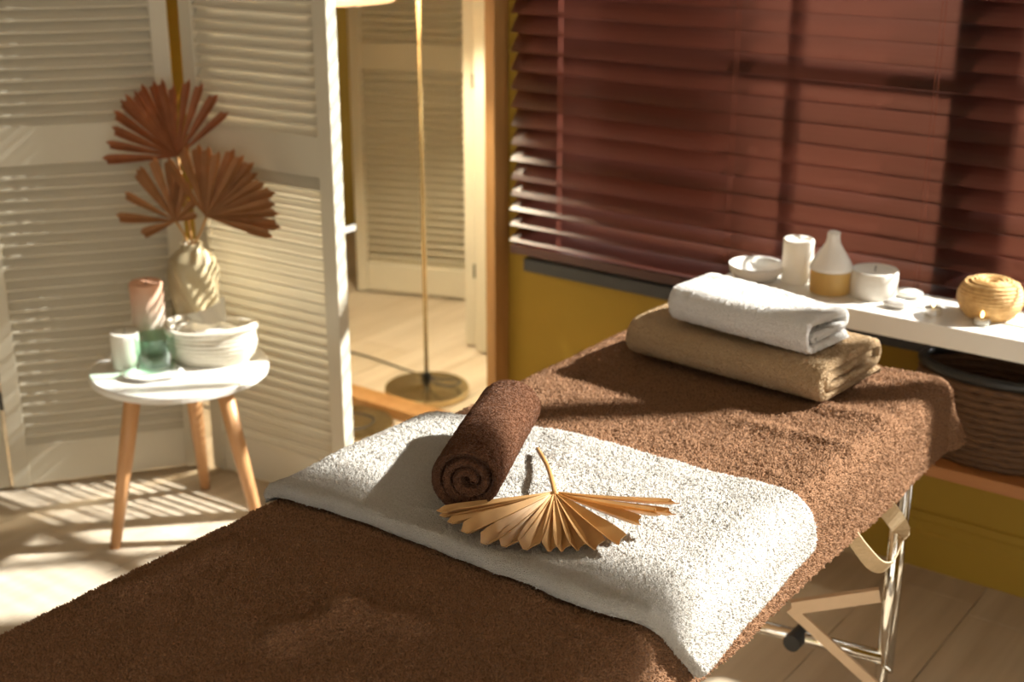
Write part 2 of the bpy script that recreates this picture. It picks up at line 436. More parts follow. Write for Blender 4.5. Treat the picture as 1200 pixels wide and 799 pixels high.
# ================================================================== MIRROR
MX0, MX1, MZ1 = -2.86, -2.066, 1.74
mg = WY - 0.022
mi = thing('standing_mirror', (-2.46, WY - 0.02, 0), 'tall mirror in an oak frame standing against the mustard wall', 'mirror')
fw_ = 0.034
obj('frame', join(box(MX1 - 0.030, MX1, WY - 0.062, WY - 0.002, 0, MZ1), box(MX0, MX0 + 0.03, WY - 0.062, WY - 0.002, 0, MZ1),
                  box(MX0 + 0.03, MX1 - 0.03, WY - 0.062, WY - 0.002, 0.0, 0.032), box(MX0 + 0.03, MX1 - 0.03, WY - 0.062, WY - 0.002, MZ1 - 0.03, MZ1)),
    'mirrorwood', mi, bevel=0.0015)
obj('mirror_glass', box(MX0 + 0.03, MX1 - 0.03, mg, mg + 0.005, 0.032, MZ1 - 0.03), 'mirror', mi)

# ================================================================== FLOOR LAMP
LX, LY = -2.488, 2.604
la = thing('floor_lamp', (LX, LY, 0), 'brushed brass floor lamp with a round base behind the louvred screen', 'lamp')
obj('base', lathe((LX, LY, 0), [(0.124, 0.0), (0.128, 0.003), (0.128, 0.020), (0.125, 0.024), (0.02, 0.026), (0.012, 0.03)], 56, True, True), 'brass', la, smooth=True)
ob = la.children[0]; md = ob.modifiers.new('es', 'EDGE_SPLIT'); md.split_angle = math.radians(35)
obj('pole', tube([(LX, LY, 0.028), (LX, LY, 1.439)], 0.0058, 14), 'brass', la, smooth=True)
obj('collar', lathe((LX, LY, 0.026), [(0.011, 0), (0.011, 0.035), (0.008, 0.042)], 16, True, True), 'black', la)
obj('lamp_shade', join(lathe((LX, LY, 1.185), [(0.165, 0.0), (0.163, 0.004), (0.120, 0.26), (0.117, 0.26), (0.160, 0.004), (0.162, 0.0)], 48, False)), 'shade', la, smooth=True)
obj('added_shade_cap', lathe((LX, LY, 1.440), [(0.119, 0), (0.119, 0.003)], 48, True, True), 'shade', la)  # closed top added to keep the bulb's light off the ceiling
obj('bulb', lathe((LX, LY, 1.36), [(0.013, 0.0), (0.016, 0.03), (0.022, 0.04), (0.018, 0.06), (0.004, 0.07)], 18, True, True), 'ceramic', la, smooth=True)
cord = []
for t in np.linspace(0, 1, 30):
    if t < 0.35:
        s = t / 0.35; cord.append((LX + 0.01 + 0.09 * math.sin(s * PI), LY - 0.04 * s + 0.03 * math.sin(s * 2 * PI), 0.055 - 0.02 * s))
    else:
        s = (t - 0.35) / 0.65; cord.append((LX - 0.01 - 0.55 * s, LY - 0.04 - 0.09 * math.sin(s * 2.2), 0.035 * (1 - s) ** 4 + 0.0036))
obj('power_cord', tube(cord, 0.0028, 8), 'black', la, smooth=True)
ld = bpy.data.lights.new('bulb_light', 'POINT'); ld.energy = 105; ld.color = (1.0, 0.86, 0.62); ld.shadow_soft_size = 0.03
lo = bpy.data.objects.new('bulb_light', ld); C.objects.link(lo); lo.location = (LX, LY, 1.345)

# ================================================================== FOLDING SCREEN
SH = 1.72
fs = thing('folding_screen', (-2.62, 2.19, 0), 'cream wooden folding screen with louvred panels standing on the planks', 'screen')
def panel(p0, p1, th=0.034):
    """p0 -> p1 seen left to right from the room; body lies behind the front line"""
    p0 = np.array([*p0, 0.0]); p1 = np.array([*p1, 0.0]); W = np.linalg.norm(p1 - p0)
    u = (p1 - p0) / W; nb = np.array([-u[1], u[0], 0])               # towards the back
    zz = np.array([0, 0, 1.0])
    def slab(u0, u1, z0, z1, t0=0, t1=th):
        return obox(p0 + u * (u0 + u1) / 2 + nb * (t0 + t1) / 2 + zz * (z0 + z1) / 2, u, nb, zz, (u1 - u0) / 2, (t1 - t0) / 2, (z1 - z0) / 2)
    st = 0.042
    pn = obj('screen_panel', join(slab(0, st, 0.008, SH), slab(W - st, W, 0.008, SH), slab(st, W - st, 0.012, 0.115, 0.003, th - 0.003),
                                  slab(st, W - st, 0.835, 0.925, 0.003, th - 0.003), slab(st, W - st, SH - 0.08, SH, 0.003, th - 0.003)),
             'cream', fs, bevel=0.0015)
    a = math.radians(53); w_, t_ = 0.0360, 0.0055
    d = -nb * math.cos(a) - zz * math.sin(a); nn = -nb * math.sin(a) + zz * math.cos(a)
    cy = p0 + u * W / 2 + nb * th / 2
    hu = (W - 2 * st) / 2 - 0.0005
    nose = tube([d * (w_ / 2 - 0.001) - u * hu, d * (w_ / 2 - 0.001) + u * hu], 0.0043, 10)      # rounded front edge of the louvre
    V, F = join(obox((0, 0, 0), u, d, nn, hu, w_ / 2, 0.0022), nose)
    me = mesh('slat', V, F); me.materials.append(M['cream'])
    for z0, z1 in ((0.115, 0.835), (0.925, SH - 0.08)):
        k = round((z1 - z0 - 0.004) / 0.0272); p = (z1 - z0 - 0.004) / k
        for i in range(k):
            c = cy + zz * (z0 + 0.002 + p * (i + 0.5)) - ORG[fs.name]
            place('slat', me, c, pn)
    return pn
pA0, pA1 = (-2.904, 1.802), (-2.622, 2.186)
pB0, pB1 = (-2.590, 2.193), (-2.132, 2.216)
pC0, pC1 = (-3.372, 1.925), (-2.930, 1.772)
panel(pB0, pB1); panel(pA0, pA1); panel(pC0, pC1)
for (hx, hy), zs_ in (((-2.604, 2.212), (0.25, 0.86, 1.45)), ((-2.915, 1.806), (0.22, 0.30, 0.86, 1.45))):
    for hz in zs_:
        obj('hinge', tube([(hx, hy, hz), (hx, hy, hz + 0.045)], 0.0065, 10), 'black', fs)

# ================================================================== SIDE TABLE AND WHAT STANDS ON IT
TC = np.array([-2.394, 1.950, 0.0]); TZ = 0.41
st = thing('side_table', TC, 'small round white side table with three beech legs beside the screen', 'table')
obj('table_top', lathe((TC[0], TC[1], TZ - 0.018), [(0.201, 0), (0.205, 0.003), (0.205, 0.014), (0.202, 0.018)], 72, True, True), 'white', st, smooth=False)
for ang in (-105, 130, 12):
    a = math.radians(ang); d = np.array([math.cos(a), math.sin(a), 0])
    p0 = TC + d * 0.115 + [0, 0, TZ - 0.019]; p1 = TC + d * 0.200 + [0, 0, 0.0]
    obj('leg', tube([p0, p0 * 0.6 + p1 * 0.4, p1], [0.0195, 0.018, 0.0125], 20), 'wood', st, smooth=True)

# vase with twisted ribs
vc = (-2.484, 2.087, TZ)
vp = []
for t in np.linspace(0, 1, 60):
    z = 0.252 * t
    r = np.interp(t, [0, .02, .08, .3, .6, .76, .84, .89, .94, .98, 1.0], [.034, .042, .050, .056, .058, .0585, .055, .042, .026, .024, .026])
    vp.append((r, z))
def ribs(r, a, z, j):
    if z > 0.215: return r
    k = min(1, (0.215 - z) / 0.04) * min(1, z / 0.02 + 0.1)
    s = math.sin(6 * a + z * 52)
    return r + 0.0035 * k * (abs(s) ** 0.6 * (1 if s > 0 else -1))
va = thing('vase', vc, 'sand coloured ceramic vase with twisted ribs holding dried palm leaves', 'vase')
obj('body', lathe(vc, vp + [(0.022, 0.252), (0.020, 0.235), (0.02, 0.18)], 96, True, True, ribs), 'vase', va, smooth=True)

def leaflet(hub, tip, wid, nrm, bend=0.0, pleat=0.25, notch=0.0):
    """one pleated finger from hub to tip"""
    hub = np.array(hub); tip = np.array(tip); ax = tip - hub; L = np.linalg.norm(ax); ax = ax / L
    nrm = np.array(nrm, float); nrm = nrm - ax * (nrm @ ax); nrm /= np.linalg.norm(nrm); sd = np.cross(ax, nrm)
    V = []; S = [0, 0.12, 0.3, 0.5, 0.68, 0.82, 0.92, 1.0]; Wd = [0.10, 0.25, 0.48, 0.72, 0.92, 1.0, 0.95, 0.34]
    th = 0.0006
    for s, k in zip(S, Wd):
        c = hub + ax * L * s + nrm * bend * (s ** 2)
        hw = wid / 2 * k; sk = ax * (L * 0.07 if s == 1.0 else 0.0)
        for off in (th, -th):
            V += [c - sd * hw - sk + nrm * (hw * pleat * 2 + off), c - sk * 0.5 - nrm * (hw * pleat * 0.6) + nrm * off, c + sd * hw + nrm * (hw * pleat * 2 + off)]
    F = []
    for i in range(len(S) - 1):
        a, b = i * 6, (i + 1) * 6
        F += [(a, a + 1, b + 1, b), (a + 1, a + 2, b + 2, b + 1), (a + 4, a + 3, b + 3, b + 4), (a + 5, a + 4, b + 4, b + 5),
              (a + 3, a, b, b + 3), (a + 2, a + 5, b + 5, b + 2)]
    e = (len(S) - 1) * 6
    F += [(e, e + 1, e + 4, e + 3), (e + 1, e + 2, e + 5, e + 4), (0, 3, 4, 1), (1, 4, 5, 2)]
    return V, F

def fan(label, hub_px, tips_px, pt, material, mouth, wid, lean, seed):
    """fan leaf standing in the vase: its plane passes through pt"""
    rnd = random.Random(seed)
    n = np.array([0.45, -0.85, lean]); n /= np.linalg.norm(n)
    hub = on_plane(*hub_px, pt, n)
    t = thing('dried_palm_leaf', hub, label, 'palm leaf', 'dried palm leaves in the ribbed vase')
    for i, (a, b) in enumerate(tips_px):
        tip = on_plane(a, b, pt + n * rnd.uniform(-0.015, 0.03), n)
        obj('leaflet', leaflet(hub + n * 0.0006 * (i % 2), tip, wid * rnd.uniform(0.85, 1.15), n, rnd.uniform(-0.01, 0.012), 0.22), material, t)
    mouth = np.array(mouth)
    obj('stem', tube([mouth + [0, 0, -0.06], mouth, hub * 0.5 + mouth * 0.5 + [0.004, 0, 0], hub], [0.003, 0.003, 0.0028, 0.0035], 8), 'stem', t, smooth=True)
def zz(pts): return [(110 + a / 3.63, 80 + b / 3.63) for a, b in pts]
mth = np.array(vc) + [0, 0, 0.245]
p_v = np.array([vc[0], vc[1], 0.9])
fan('russet dried palm fan rising highest from the vase', (208, 183),
    zz([(42, 390), (50, 320), (68, 255), (80, 185), (108, 135), (135, 112), (160, 95), (195, 68), (240, 48), (285, 44), (330, 65), (395, 40), (462, 58), (528, 108), (575, 182)]),
    p_v + [0.01, 0.03, 0], 'leaf_dark', mth + [-0.003, 0.006, 0], 0.021, 0.25, 1)
fan('brown dried palm fan spreading to the screen corner, half hidden by its neighbour', (206, 259),
    zz([(200, 706), (100, 632), (128, 530), (172, 432), (195, 418), (250, 372), (310, 378), (360, 420), (400, 480), (430, 560), (440, 620)]),
    p_v + [0.0, 0.0, -0.1], 'leaf_mid', mth + [-0.008, 0.0, 0], 0.022, 0.2, 2)
fan('brown dried palm fan leaning out over the rope basket', (242, 254),
    zz([(308, 385), (370, 330), (435, 318), (482, 328), (530, 348), (598, 340), (636, 365), (678, 395), (700, 440), (732, 480), (772, 520), (782, 570), (786, 612), (797, 670), (765, 712)]),
    p_v + [0.02, -0.02, -0.1], 'leaf_mid', mth + [0.008, 0.0, 0], 0.024, 0.3, 3)

def wick_at(c, parent, h=0.012):
    obj('wick', tube([c, (c[0] + 0.001, c[1], c[2] + h)], 0.0011, 6), 'wick', parent)
pc = (-2.520, 1.972, TZ)
o = thing('pillar_candle', pc, 'tall wax pillar candle, pinkish at the top, on the side table', 'candle')
obj('wax', lathe(pc, [(0.037, 0), (0.039, 0.003), (0.039, 0.172), (0.036, 0.176), (0.032, 0.172), (0.0, 0.171)], 40), 'pillar', o, smooth=True)
wick_at((pc[0], pc[1], TZ + 0.171), o)
sc_ = (-2.480, 1.868, TZ)
o = thing('candle', sc_, 'short white candle beside the green glass on the side table', 'candle')
obj('wax', lathe(sc_, [(0.030, 0), (0.032, 0.003), (0.033, 0.084), (0.031, 0.088), (0.027, 0.084), (0.0, 0.083)], 36), 'wax_w', o, smooth=True)
wick_at((sc_[0], sc_[1], TZ + 0.083), o)

dc = (-2.396, 1.876, TZ)
def wavy(r, a, z, j): return r * (1 + 0.12 * math.sin(3 * a + 0.6) + 0.05 * math.sin(5 * a))
dish = obj('wavy_dish', lathe(dc, [(0.045, 0), (0.056, 0.002), (0.064, 0.010), (0.063, 0.012), (0.054, 0.006), (0.0, 0.005)], 64, True, False, wavy), 'ceramic', smooth=True)
tag(dish, 'small wavy white ceramic dish under the green glass', 'dish')
gc = (-2.408, 1.894, TZ + 0.0062)
gl = obj('glass_cup', lathe(gc, [(0.030, 0), (0.038, 0.004), (0.043, 0.018), (0.045, 0.045), (0.045, 0.080), (0.0432, 0.080), (0.0428, 0.045), (0.040, 0.022), (0.034, 0.010), (0.0, 0.009)], 48), 'green_glass', smooth=True)
tag(gl, 'clear green glass cup on the wavy dish', 'cup')

# coiled rope basket
bc = np.array([-2.360, 2.022, TZ])
BA = np.array([0.806, 0.592, 0.0]); BB = np.array([-0.592, 0.806, 0.0])
def oval(R, z, n=56, k=0.62): return [tuple(bc + BA * R * math.cos(a) + BB * R * k * math.sin(a) + [0, 0, z if not callable(z) else z(a)]) for a in np.linspace(0, 2 * PI, n, endpoint=False)]
rb = thing('rope_basket', bc, 'cream coiled rope basket on the white side table', 'basket')
nc = 8; rr_ = 0.0052; prof = []
for i in range(nc):
    R = 0.083 + 0.022 * math.sin(min(1, i / (nc - 2)) * PI * 0.62) ; zc = rr_ + i * 0.0098
    obj('rope_coil', tube(oval(R, zc), rr_ + 0.0002, 8, closed=True), 'rope', rb, smooth=True)
q_ = oval(0.083, 0.0006)
obj('basket_floor', ([*q_, *[(a, b, z + 0.004) for a, b, z in q_]], [tuple(range(55, -1, -1)), tuple(range(56, 112))] + [(i, (i + 1) % 56, 56 + (i + 1) % 56, 56 + i) for i in range(56)]), 'rope', rb)
rim = oval(0.105, lambda a: 0.083 + 0.006 * math.cos(2 * a + 1))
obj('rolled_rim', tube(rim, 0.0085, 10, closed=True), 'rope', rb, smooth=True)
# soft cloths in the basket
def cloth_heap(c, rx, ry, h, rot, seed, res=44, peak=None):
    V = []
    for i in range(res):
        for j in range(res):
            u, v = i / (res - 1) * 2 - 1, j / (res - 1) * 2 - 1
            x = u * math.sqrt(1 - v * v / 2) * rx; y = v * math.sqrt(1 - u * u / 2) * ry
            r2 = min(1, u * u * (1 - v * v / 2) + v * v * (1 - u * u / 2))
            z = h * (1 - r2) ** 0.6
            z += 0.010 * (1 - r2) * float(vnoise(np.array([x * 42 + seed, y * 24, seed * 1.7])))
            if peak: z += peak[2] * math.exp(-((x - peak[0]) ** 2 + (y - peak[1]) ** 2) / 0.0005)
            ca, sa = math.cos(rot), math.sin(rot)
            V.append((c[0] + x * ca - y * sa, c[1] + x * sa + y * ca, c[2] + z))
    top = np.array(V); bot = top - [0, 0, 0.004]
    n = res * res
    F = grid_faces(res, res); F2 = [tuple(q + n for q in reversed(f)) for f in F]
    edge = [i * res for i in range(res)] + [(res - 1) * res + j for j in range(1, res)] + [i * res + res - 1 for i in range(res - 2, -1, -1)] + list(range(res - 2, 0, -1))
    S = [(edge[k], edge[(k + 1) % len(edge)], edge[(k + 1) % len(edge)] + n, edge[k] + n) for k in range(len(edge))]
    return np.vstack([top, bot]), F + F2 + S
cl = obj('wash_cloth', cloth_heap(bc + [0, 0, 0.060], 0.090, 0.050, 0.030, 0.634, 3), 'cloth', org=tuple(bc + [0, 0, 0.06]), smooth=True)
tag(cl, 'cream soft cloth lying in the rope basket', 'cloth')
def tissue(c):
    V = []; nu, nv = 9, 14
    for i in range(nu):
        for j in range(nv):
            s, t = i / (nu - 1), j / (nv - 1)
            x = -0.05 + 0.10 * t; z = 0.012 + (0.012 + 0.05 * t ** 1.6) * s
            y = 0.010 * math.sin(t * 9 + s * 2) + 0.015 * s - 0.01
            V.append(c + BA * x + BB * y * 0.8 + [0, 0, z + 0.004 * math.sin(7 * t)])
    top = np.array(V); bot = top + [0.0015, -0.0015, 0.0]; n = nu * nv
    F = grid_faces(nu, nv); F2 = [tuple(q + n for q in reversed(f)) for f in F]
    e = [i * nv for i in range(nu)] + [(nu - 1) * nv + j for j in range(1, nv)] + [i * nv + nv - 1 for i in range(nu - 2, -1, -1)] + list(range(nv - 2, 0, -1))
    S = [(e[k], e[(k + 1) % len(e)], e[(k + 1) % len(e)] + n, e[k] + n) for k in range(len(e))]
    return np.vstack([top, bot]), F + F2 + S
ts = obj('tissue', tissue(bc + [-0.005, -0.01, 0.086]), 'cloth', org=tuple(bc + [0, 0, 0.09]), smooth=True)
tag(ts, 'crumpled white tissue sticking up out of the rope basket', 'tissue')

# ================================================================== MASSAGE TABLE
TL, TR, TF, TN, TT = -1.295, -0.728, 2.255, 0.36, 0.655     # cushion left, right, far, near, top
mt = thing('massage_table', (-1.01, 1.4, 0), 'massage table with chrome legs under a brown terry cover', 'massage table')
ring = round_rect((TL + TR) / 2, (TF + TN) / 2, (TR - TL) / 2, (TF - TN) / 2, 0.05)
nr = len(ring)
V = [(a, b, zc) for zc in (TT - 0.065, TT - 0.004) for a, b in ring]
F = [(i, (i + 1) % nr, nr + (i + 1) % nr, nr + i) for i in range(nr)] + [tuple(range(nr - 1, -1, -1)), tuple(range(nr, 2 * nr))]
obj('cushion', (V, F), 'vinyl', mt)
obj('frame_board', box(TL + 0.03, TR - 0.02, TN + 0.03, TF - 0.03, TT - 0.125, TT - 0.066), 'bracewood', mt)
for (lx, ly) in ((-0.722, 2.108), (-1.29, 2.108), (-0.722, 0.55), (-1.29, 0.55)):
    lg = join(tube([(lx, ly, 0.012), (lx, ly, TT - 0.126)], 0.0115, 16), tube([(lx + 0.003, ly + 0.027, 0.13), (lx + 0.003, ly + 0.027, TT - 0.126)], 0.0085, 14))
    lgo = obj('leg', lg, 'chrome', mt, smooth=True)
    obj('foot_cap', lathe((lx, ly, 0), [(0.0155, 0), (0.0155, 0.025), (0.012, 0.03)], 16, True, True), 'black', lgo)
    obj('bolt', tube([(lx + 0.008, ly - 0.005, 0.155), (lx + 0.022, ly - 0.012, 0.155)], 0.0045, 8), 'chrome', lgo)
for ly in (2.108, 0.55):
    cb = obj('crossbar', tube([(-0.722, ly - 0.004, 0.173), (-1.0, ly - 0.035, 0.166), (-1.29, ly - 0.004, 0.173)], 0.0125, 16), 'chrome', mt, smooth=True)
    obj('knob', tube([(-0.875, ly - 0.055, 0.17), (-0.875, ly + 0.0, 0.17)], 0.0165, 16), 'black', cb)
def plank3(p0, p1, hw, ht, up):
    p0 = np.array(p0); p1 = np.array(p1); L = np.linalg.norm(p1 - p0); a = (p1 - p0) / L
    up = np.array(up, float); up -= a * (up @ a); up /= np.linalg.norm(up); s = np.cross(a, up)
    return obox((p0 + p1) / 2, a, s, up, L / 2, ht, hw)
br0 = (-0.735, 2.095, 0.300)
obj('brace', plank3(br0, (-0.865, 2.02, 0.265), 0.0125, 0.006, (0, 0, 1)), 'bracewood', mt)
obj('brace', plank3((-0.868, 2.02, 0.262), (-0.69, 2.09, 0.10), 0.009, 0.004, (0, 0, 1)), 'bracewood', mt)
obj('brace', plank3((-1.28, 2.095, 0.300), (-1.15, 1.62, 0.53), 0.0125, 0.006, (0, 0, 1)), 'bracewood', mt)
# hanging carry strap, a loop of webbing
loop = [(-0.712, 1.845, 0.545), (-0.694, 1.872, 0.50), (-0.683, 1.915, 0.455), (-0.680, 1.965, 0.432), (-0.680, 2.005, 0.440), (-0.683, 2.020, 0.468), (-0.690, 1.990, 0.51), (-0.71, 1.955, 0.55)]
from mathutils import geometry
def smooth_path(P, n):
    P = [np.array(p, float) for p in P]; out = []
    Q = [2 * P[0] - P[1]] + P + [2 * P[-1] - P[-2]]
    for i in range(1, len(Q) - 2):
        for k in range(n):
            t = k / n; a, b, c, d = Q[i - 1], Q[i], Q[i + 1], Q[i + 2]
            out.append(0.5 * ((2 * b) + (-a + c) * t + (2 * a - 5 * b + 4 * c - d) * t * t + (-a + 3 * b - 3 * c + d) * t ** 3))
    out.append(P[-1]); return out
lp = smooth_path(loop, 6)
V = []
for i, p in enumerate(lp):
    s = i / (len(lp) - 1); tw = 0.5 + 1.2 * s
    t = lp[min(i + 1, len(lp) - 1)] - lp[max(i - 1, 0)]; t /= np.linalg.norm(t)
    wv = np.array([math.cos(tw) * 0.9, -0.3, math.sin(tw)]); wv -= t * (wv @ t); wv /= np.linalg.norm(wv)
    nn = np.cross(t, wv)
    for sw, sn in ((-1, -1), (1, -1), (1, 1), (-1, 1)): V.append(p + wv * sw * 0.0155 + nn * sn * 0.0011)
m_ = len(lp)
F = [(i * 4 + k, i * 4 + (k + 1) % 4, (i + 1) * 4 + (k + 1) % 4, (i + 1) * 4 + k) for i in range(m_ - 1) for k in range(4)] + [(3, 2, 1, 0), tuple((m_ - 1) * 4 + k for k in range(4))]
obj('strap', (V, F), 'strap', mt, smooth=False, label='beige webbing carry strap')

def pile_tufts(o, VF, material, density, hgt, rad, seed, zmin=None):
    """short terry loops standing on a cloth: one mesh, part of the cloth"""
    rs = np.random.RandomState(seed)
    V = np.asarray(VF[0], float); Q = np.array([f[:4] for f in VF[1] if len(f) == 4])
    a, b, c, d = (V[Q[:, k]] for k in range(4))
    nr = np.cross(c - a, d - b); ar = np.linalg.norm(nr, axis=1) / 2; nr = nr / (2 * ar[:, None] + 1e-15)
    if zmin is not None:
        ar = np.where(a[:, 2] > zmin, ar, 0)
    n = int(ar.sum() * density); cum = np.cumsum(ar); i = np.searchsorted(cum, rs.rand(n) * cum[-1]); i = np.minimum(i, len(Q) - 1)
    u, v = rs.rand(n, 1), rs.rand(n, 1)
    p = (a[i] * (1 - u) + b[i] * u) * (1 - v) + (d[i] * (1 - u) + c[i] * u) * v
    nn = nr[i]; t = rs.randn(n, 3); t -= nn * (t * nn).sum(1, keepdims=True); t /= np.linalg.norm(t, axis=1, keepdims=True) + 1e-9
    w = np.cross(nn, t); R = rad * rs.uniform(0.7, 1.3, (n, 1)); Hh = hgt * rs.uniform(0.5, 1.3, (n, 1))
    base = p - nn * rad * 0.4; lean = (t * rs.uniform(-0.6, 0.6, (n, 1)) + w * rs.uniform(-0.6, 0.6, (n, 1))) * Hh
    W = np.empty((n, 4, 3))
    for k in range(3):
        an = 2 * PI * k / 3; W[:, k] = base + (t * math.cos(an) + w * math.sin(an)) * R
    W[:, 3] = p + nn * Hh + lean
    W = W.reshape(-1, 3) - ORG[o.name]
    F = (np.arange(n)[:, None, None] * 4 + np.array([[0, 1, 3], [1, 2, 3], [2, 0, 3]])[None]).reshape(-1)
    me = bpy.data.meshes.new('pile'); nf = n * 3
    me.vertices.add(n * 4); me.vertices.foreach_set('co', W.ravel())
    me.loops.add(nf * 3); me.loops.foreach_set('vertex_index', F.astype(np.int32))
    me.polygons.add(nf); me.polygons.foreach_set('loop_start', np.arange(nf, dtype=np.int32) * 3)
    me.polygons.foreach_set('use_smooth', np.ones(nf, dtype=bool))
    me.update(calc_edges=True)
    me.materials.append(M[material])
    q = bpy.data.objects.new('pile', me); C.objects.link(q); q.parent = o; q['kind'] = 'stuff'
    return q

# ------------------------------------------------------------------ brown terry cover: one draped sheet
RR = 0.034; DROP = 0.132
CT = TT + 0.006
CL, CR, CF = TL - 0.001, TR - 0.004, TF - 0.006
RIDGES = [((1, 0), 0, 0, 0, 0)]
ridge = []
for a, b, hh, wd in (((150, 697), (262, 650), 0.007, 0.016), ((330, 752), (405, 722), 0.010, 0.016), ((405, 722), (480, 735), 0.009, 0.015),
                     ((250, 690), (330, 752), 0.004, 0.02), ((560, 668), (700, 745), 0.003, 0.02), ((880, 500), (1010, 530), 0.004, 0.014), ((960, 478), (1060, 500), 0.004, 0.014)):
    ridge.append((on_z(*a, CT)[:2], on_z(*b, CT)[:2], hh, wd))
def relief(x, y):
    p = np.stack([x, y, np.zeros_like(x)], -1)
    z = 0.0042 * vnoise(p * [5, 4, 1] + 7.3) + 0.0022 * vnoise(p * [13, 9, 1] + 2.1) + 0.0012 * vnoise(p * [28, 22, 1])
    for a, b, hh, wd in ridge:
        d = b - a; L2 = d @ d
        t = np.clip(((x - a[0]) * d[0] + (y - a[1]) * d[1]) / L2, 0, 1)
        e2 = (x - a[0] - d[0] * t) ** 2 + (y - a[1] - d[1] * t) ** 2
        z = z + 1.7 * hh * np.exp(-e2 / (2 * wd * wd))
    return z
def cover(x, y, lift=0.0):
    """flat cloth coordinates -> draped position, lifted along the surface normal"""
    LM = DROP - RR + RR * PI / 2 + 0.0
    dx = np.where(x > CR, x - CR, np.where(x < CL, x - CL, 0)); dy = np.where(y > CF, y - CF, 0)
    ddx = dx * np.sqrt(np.clip(1 - dy ** 2 / (2 * LM ** 2), 0, 1)); ddy = dy * np.sqrt(np.clip(1 - dx ** 2 / (2 * LM ** 2), 0, 1))
    d = np.hypot(ddx, ddy); ex = np.where(d > 0, ddx / np.maximum(d, 1e-9), 0); ey = np.where(d > 0, ddy / np.maximum(d, 1e-9), 0)
    ang = np.minimum(d / RR, PI / 2)
    hang = np.maximum(d - RR * PI / 2, 0)
    folds = 0.006 * vnoise(np.stack([(y * 11 + x * 6), np.zeros_like(x), hang * 5], -1) + 4.4) * np.clip(hang / 0.05, 0, 1)
    flare = hang * (0.03 + 0.5 * np.clip(ey, 0, 1) * 1.0) + folds
    r2 = RR + lift
    hor = r2 * np.sin(ang) + flare
    ver = RR - r2 * np.cos(ang) + hang * (1 - 0.12 * np.clip(ey, 0, 1))
    px_ = np.clip(x, CL, CR) + ex * hor; py_ = np.minimum(y, CF) + ey * hor
    flat = 1 - ang / (PI / 2)
    z = CT - ver + relief(x, y) * (0.25 + 0.75 * flat) * np.clip(1 - hang / 0.1, 0.1, 1)
    return np.stack([px_, py_, z], -1)
LM = DROP - RR + RR * PI / 2
def sheet_solid(P, nu, nv, thick):
    """close a draped grid with an underside"""
    G = P.reshape(nu, nv, 3)
    du = np.gradient(G, axis=0); dv = np.gradient(G, axis=1)
    N_ = np.cross(du, dv); N_ /= np.linalg.norm(N_, axis=-1, keepdims=True) + 1e-12
    bot = (G - N_ * thick).reshape(-1, 3); n = nu * nv
    F = grid_faces(nu, nv); F2 = [(f[3] + n, f[2] + n, f[1] + n, f[0] + n) for f in F]
    e = [i * nv for i in range(nu)] + [(nu - 1) * nv + j for j in range(1, nv)] + [i * nv + nv - 1 for i in range(nu - 2, -1, -1)] + list(range(nv - 2, 0, -1))
    S = [(e[(k + 1) % len(e)], e[k], e[k] + n, e[(k + 1) % len(e)] + n) for k in range(len(e))]
    return np.vstack([G.reshape(-1, 3), bot]), F + F2 + S
def pile(P, amp, f=190):
    return amp * (0.65 * vnoise(P * f) + 0.45 * vnoise(P * f * 2.1 + 5))
nu, nv = 250, 560
ux = np.linspace(CL - LM * 0.9, CR + LM, nu); vy = np.linspace(TN + 0.0, CF + LM, nv)
U, Vv = np.meshgrid(ux, vy, indexing='ij')
P = cover(U.ravel(), Vv.ravel())
G = P.reshape(nu, nv, 3); N_ = np.cross(np.gradient(G, axis=0), np.gradient(G, axis=1)); N_ /= np.linalg.norm(N_, axis=-1, keepdims=True) + 1e-12
P = P + N_.reshape(-1, 3) * pile(P, 0.0022)[:, None]
cv = obj('table_cover', sheet_solid(P, nu, nv, 0.0035), 'terry_brown', org=(-1.01, 1.4, CT), smooth=True)
pile_tufts(cv, (P, grid_faces(nu, nv)), 'terry_brown_pile', 100000, 0.0036, 0.0018, 1)
tag(cv, 'brown terry cover draped over the whole massage table', 'cover')

# ------------------------------------------------------------------ white towel across the table (folded double)
def edge_curve(pts, n):
    pts = np.array(pts); t = np.linspace(0, 1, len(pts)); q = np.linspace(0, 1, n)
    return np.stack([np.interp(q, t, pts[:, 0]), np.interp(q, t, pts[:, 1])], -1)
nu, nv = 360, 190
front = edge_curve(smooth_path([(-1.322, 1.211, 0), (-1.22, 1.223, 0), (-1.12, 1.230, 0), (-1.01, 1.226, 0), (-0.90, 1.214, 0), (-0.80, 1.208, 0), (-0.72, 1.232, 0), (-0.612, 1.315, 0)], 12), nu)
back = edge_curve(smooth_path([(-1.352, 1.52, 0), (-1.30, 1.575, 0), (-1.24, 1.592, 0), (-1.05, 1.628, 0), (-0.94, 1.632, 0), (-0.83, 1.636, 0), (-0.72, 1.642, 0), (-0.652, 1.645, 0)], 12), nu)
tt = np.linspace(0, 1, nv)
U = front[:, None, 0] * (1 - tt) + back[:, None, 0] * tt
Vv = front[:, None, 1] * (1 - tt) + back[:, None, 1] * tt
bow = np.sin(np.linspace(0, PI, nv))
U = U - (1 - np.linspace(0, 1, nu)[:, None]) ** 8 * 0.03 * bow[None, :]
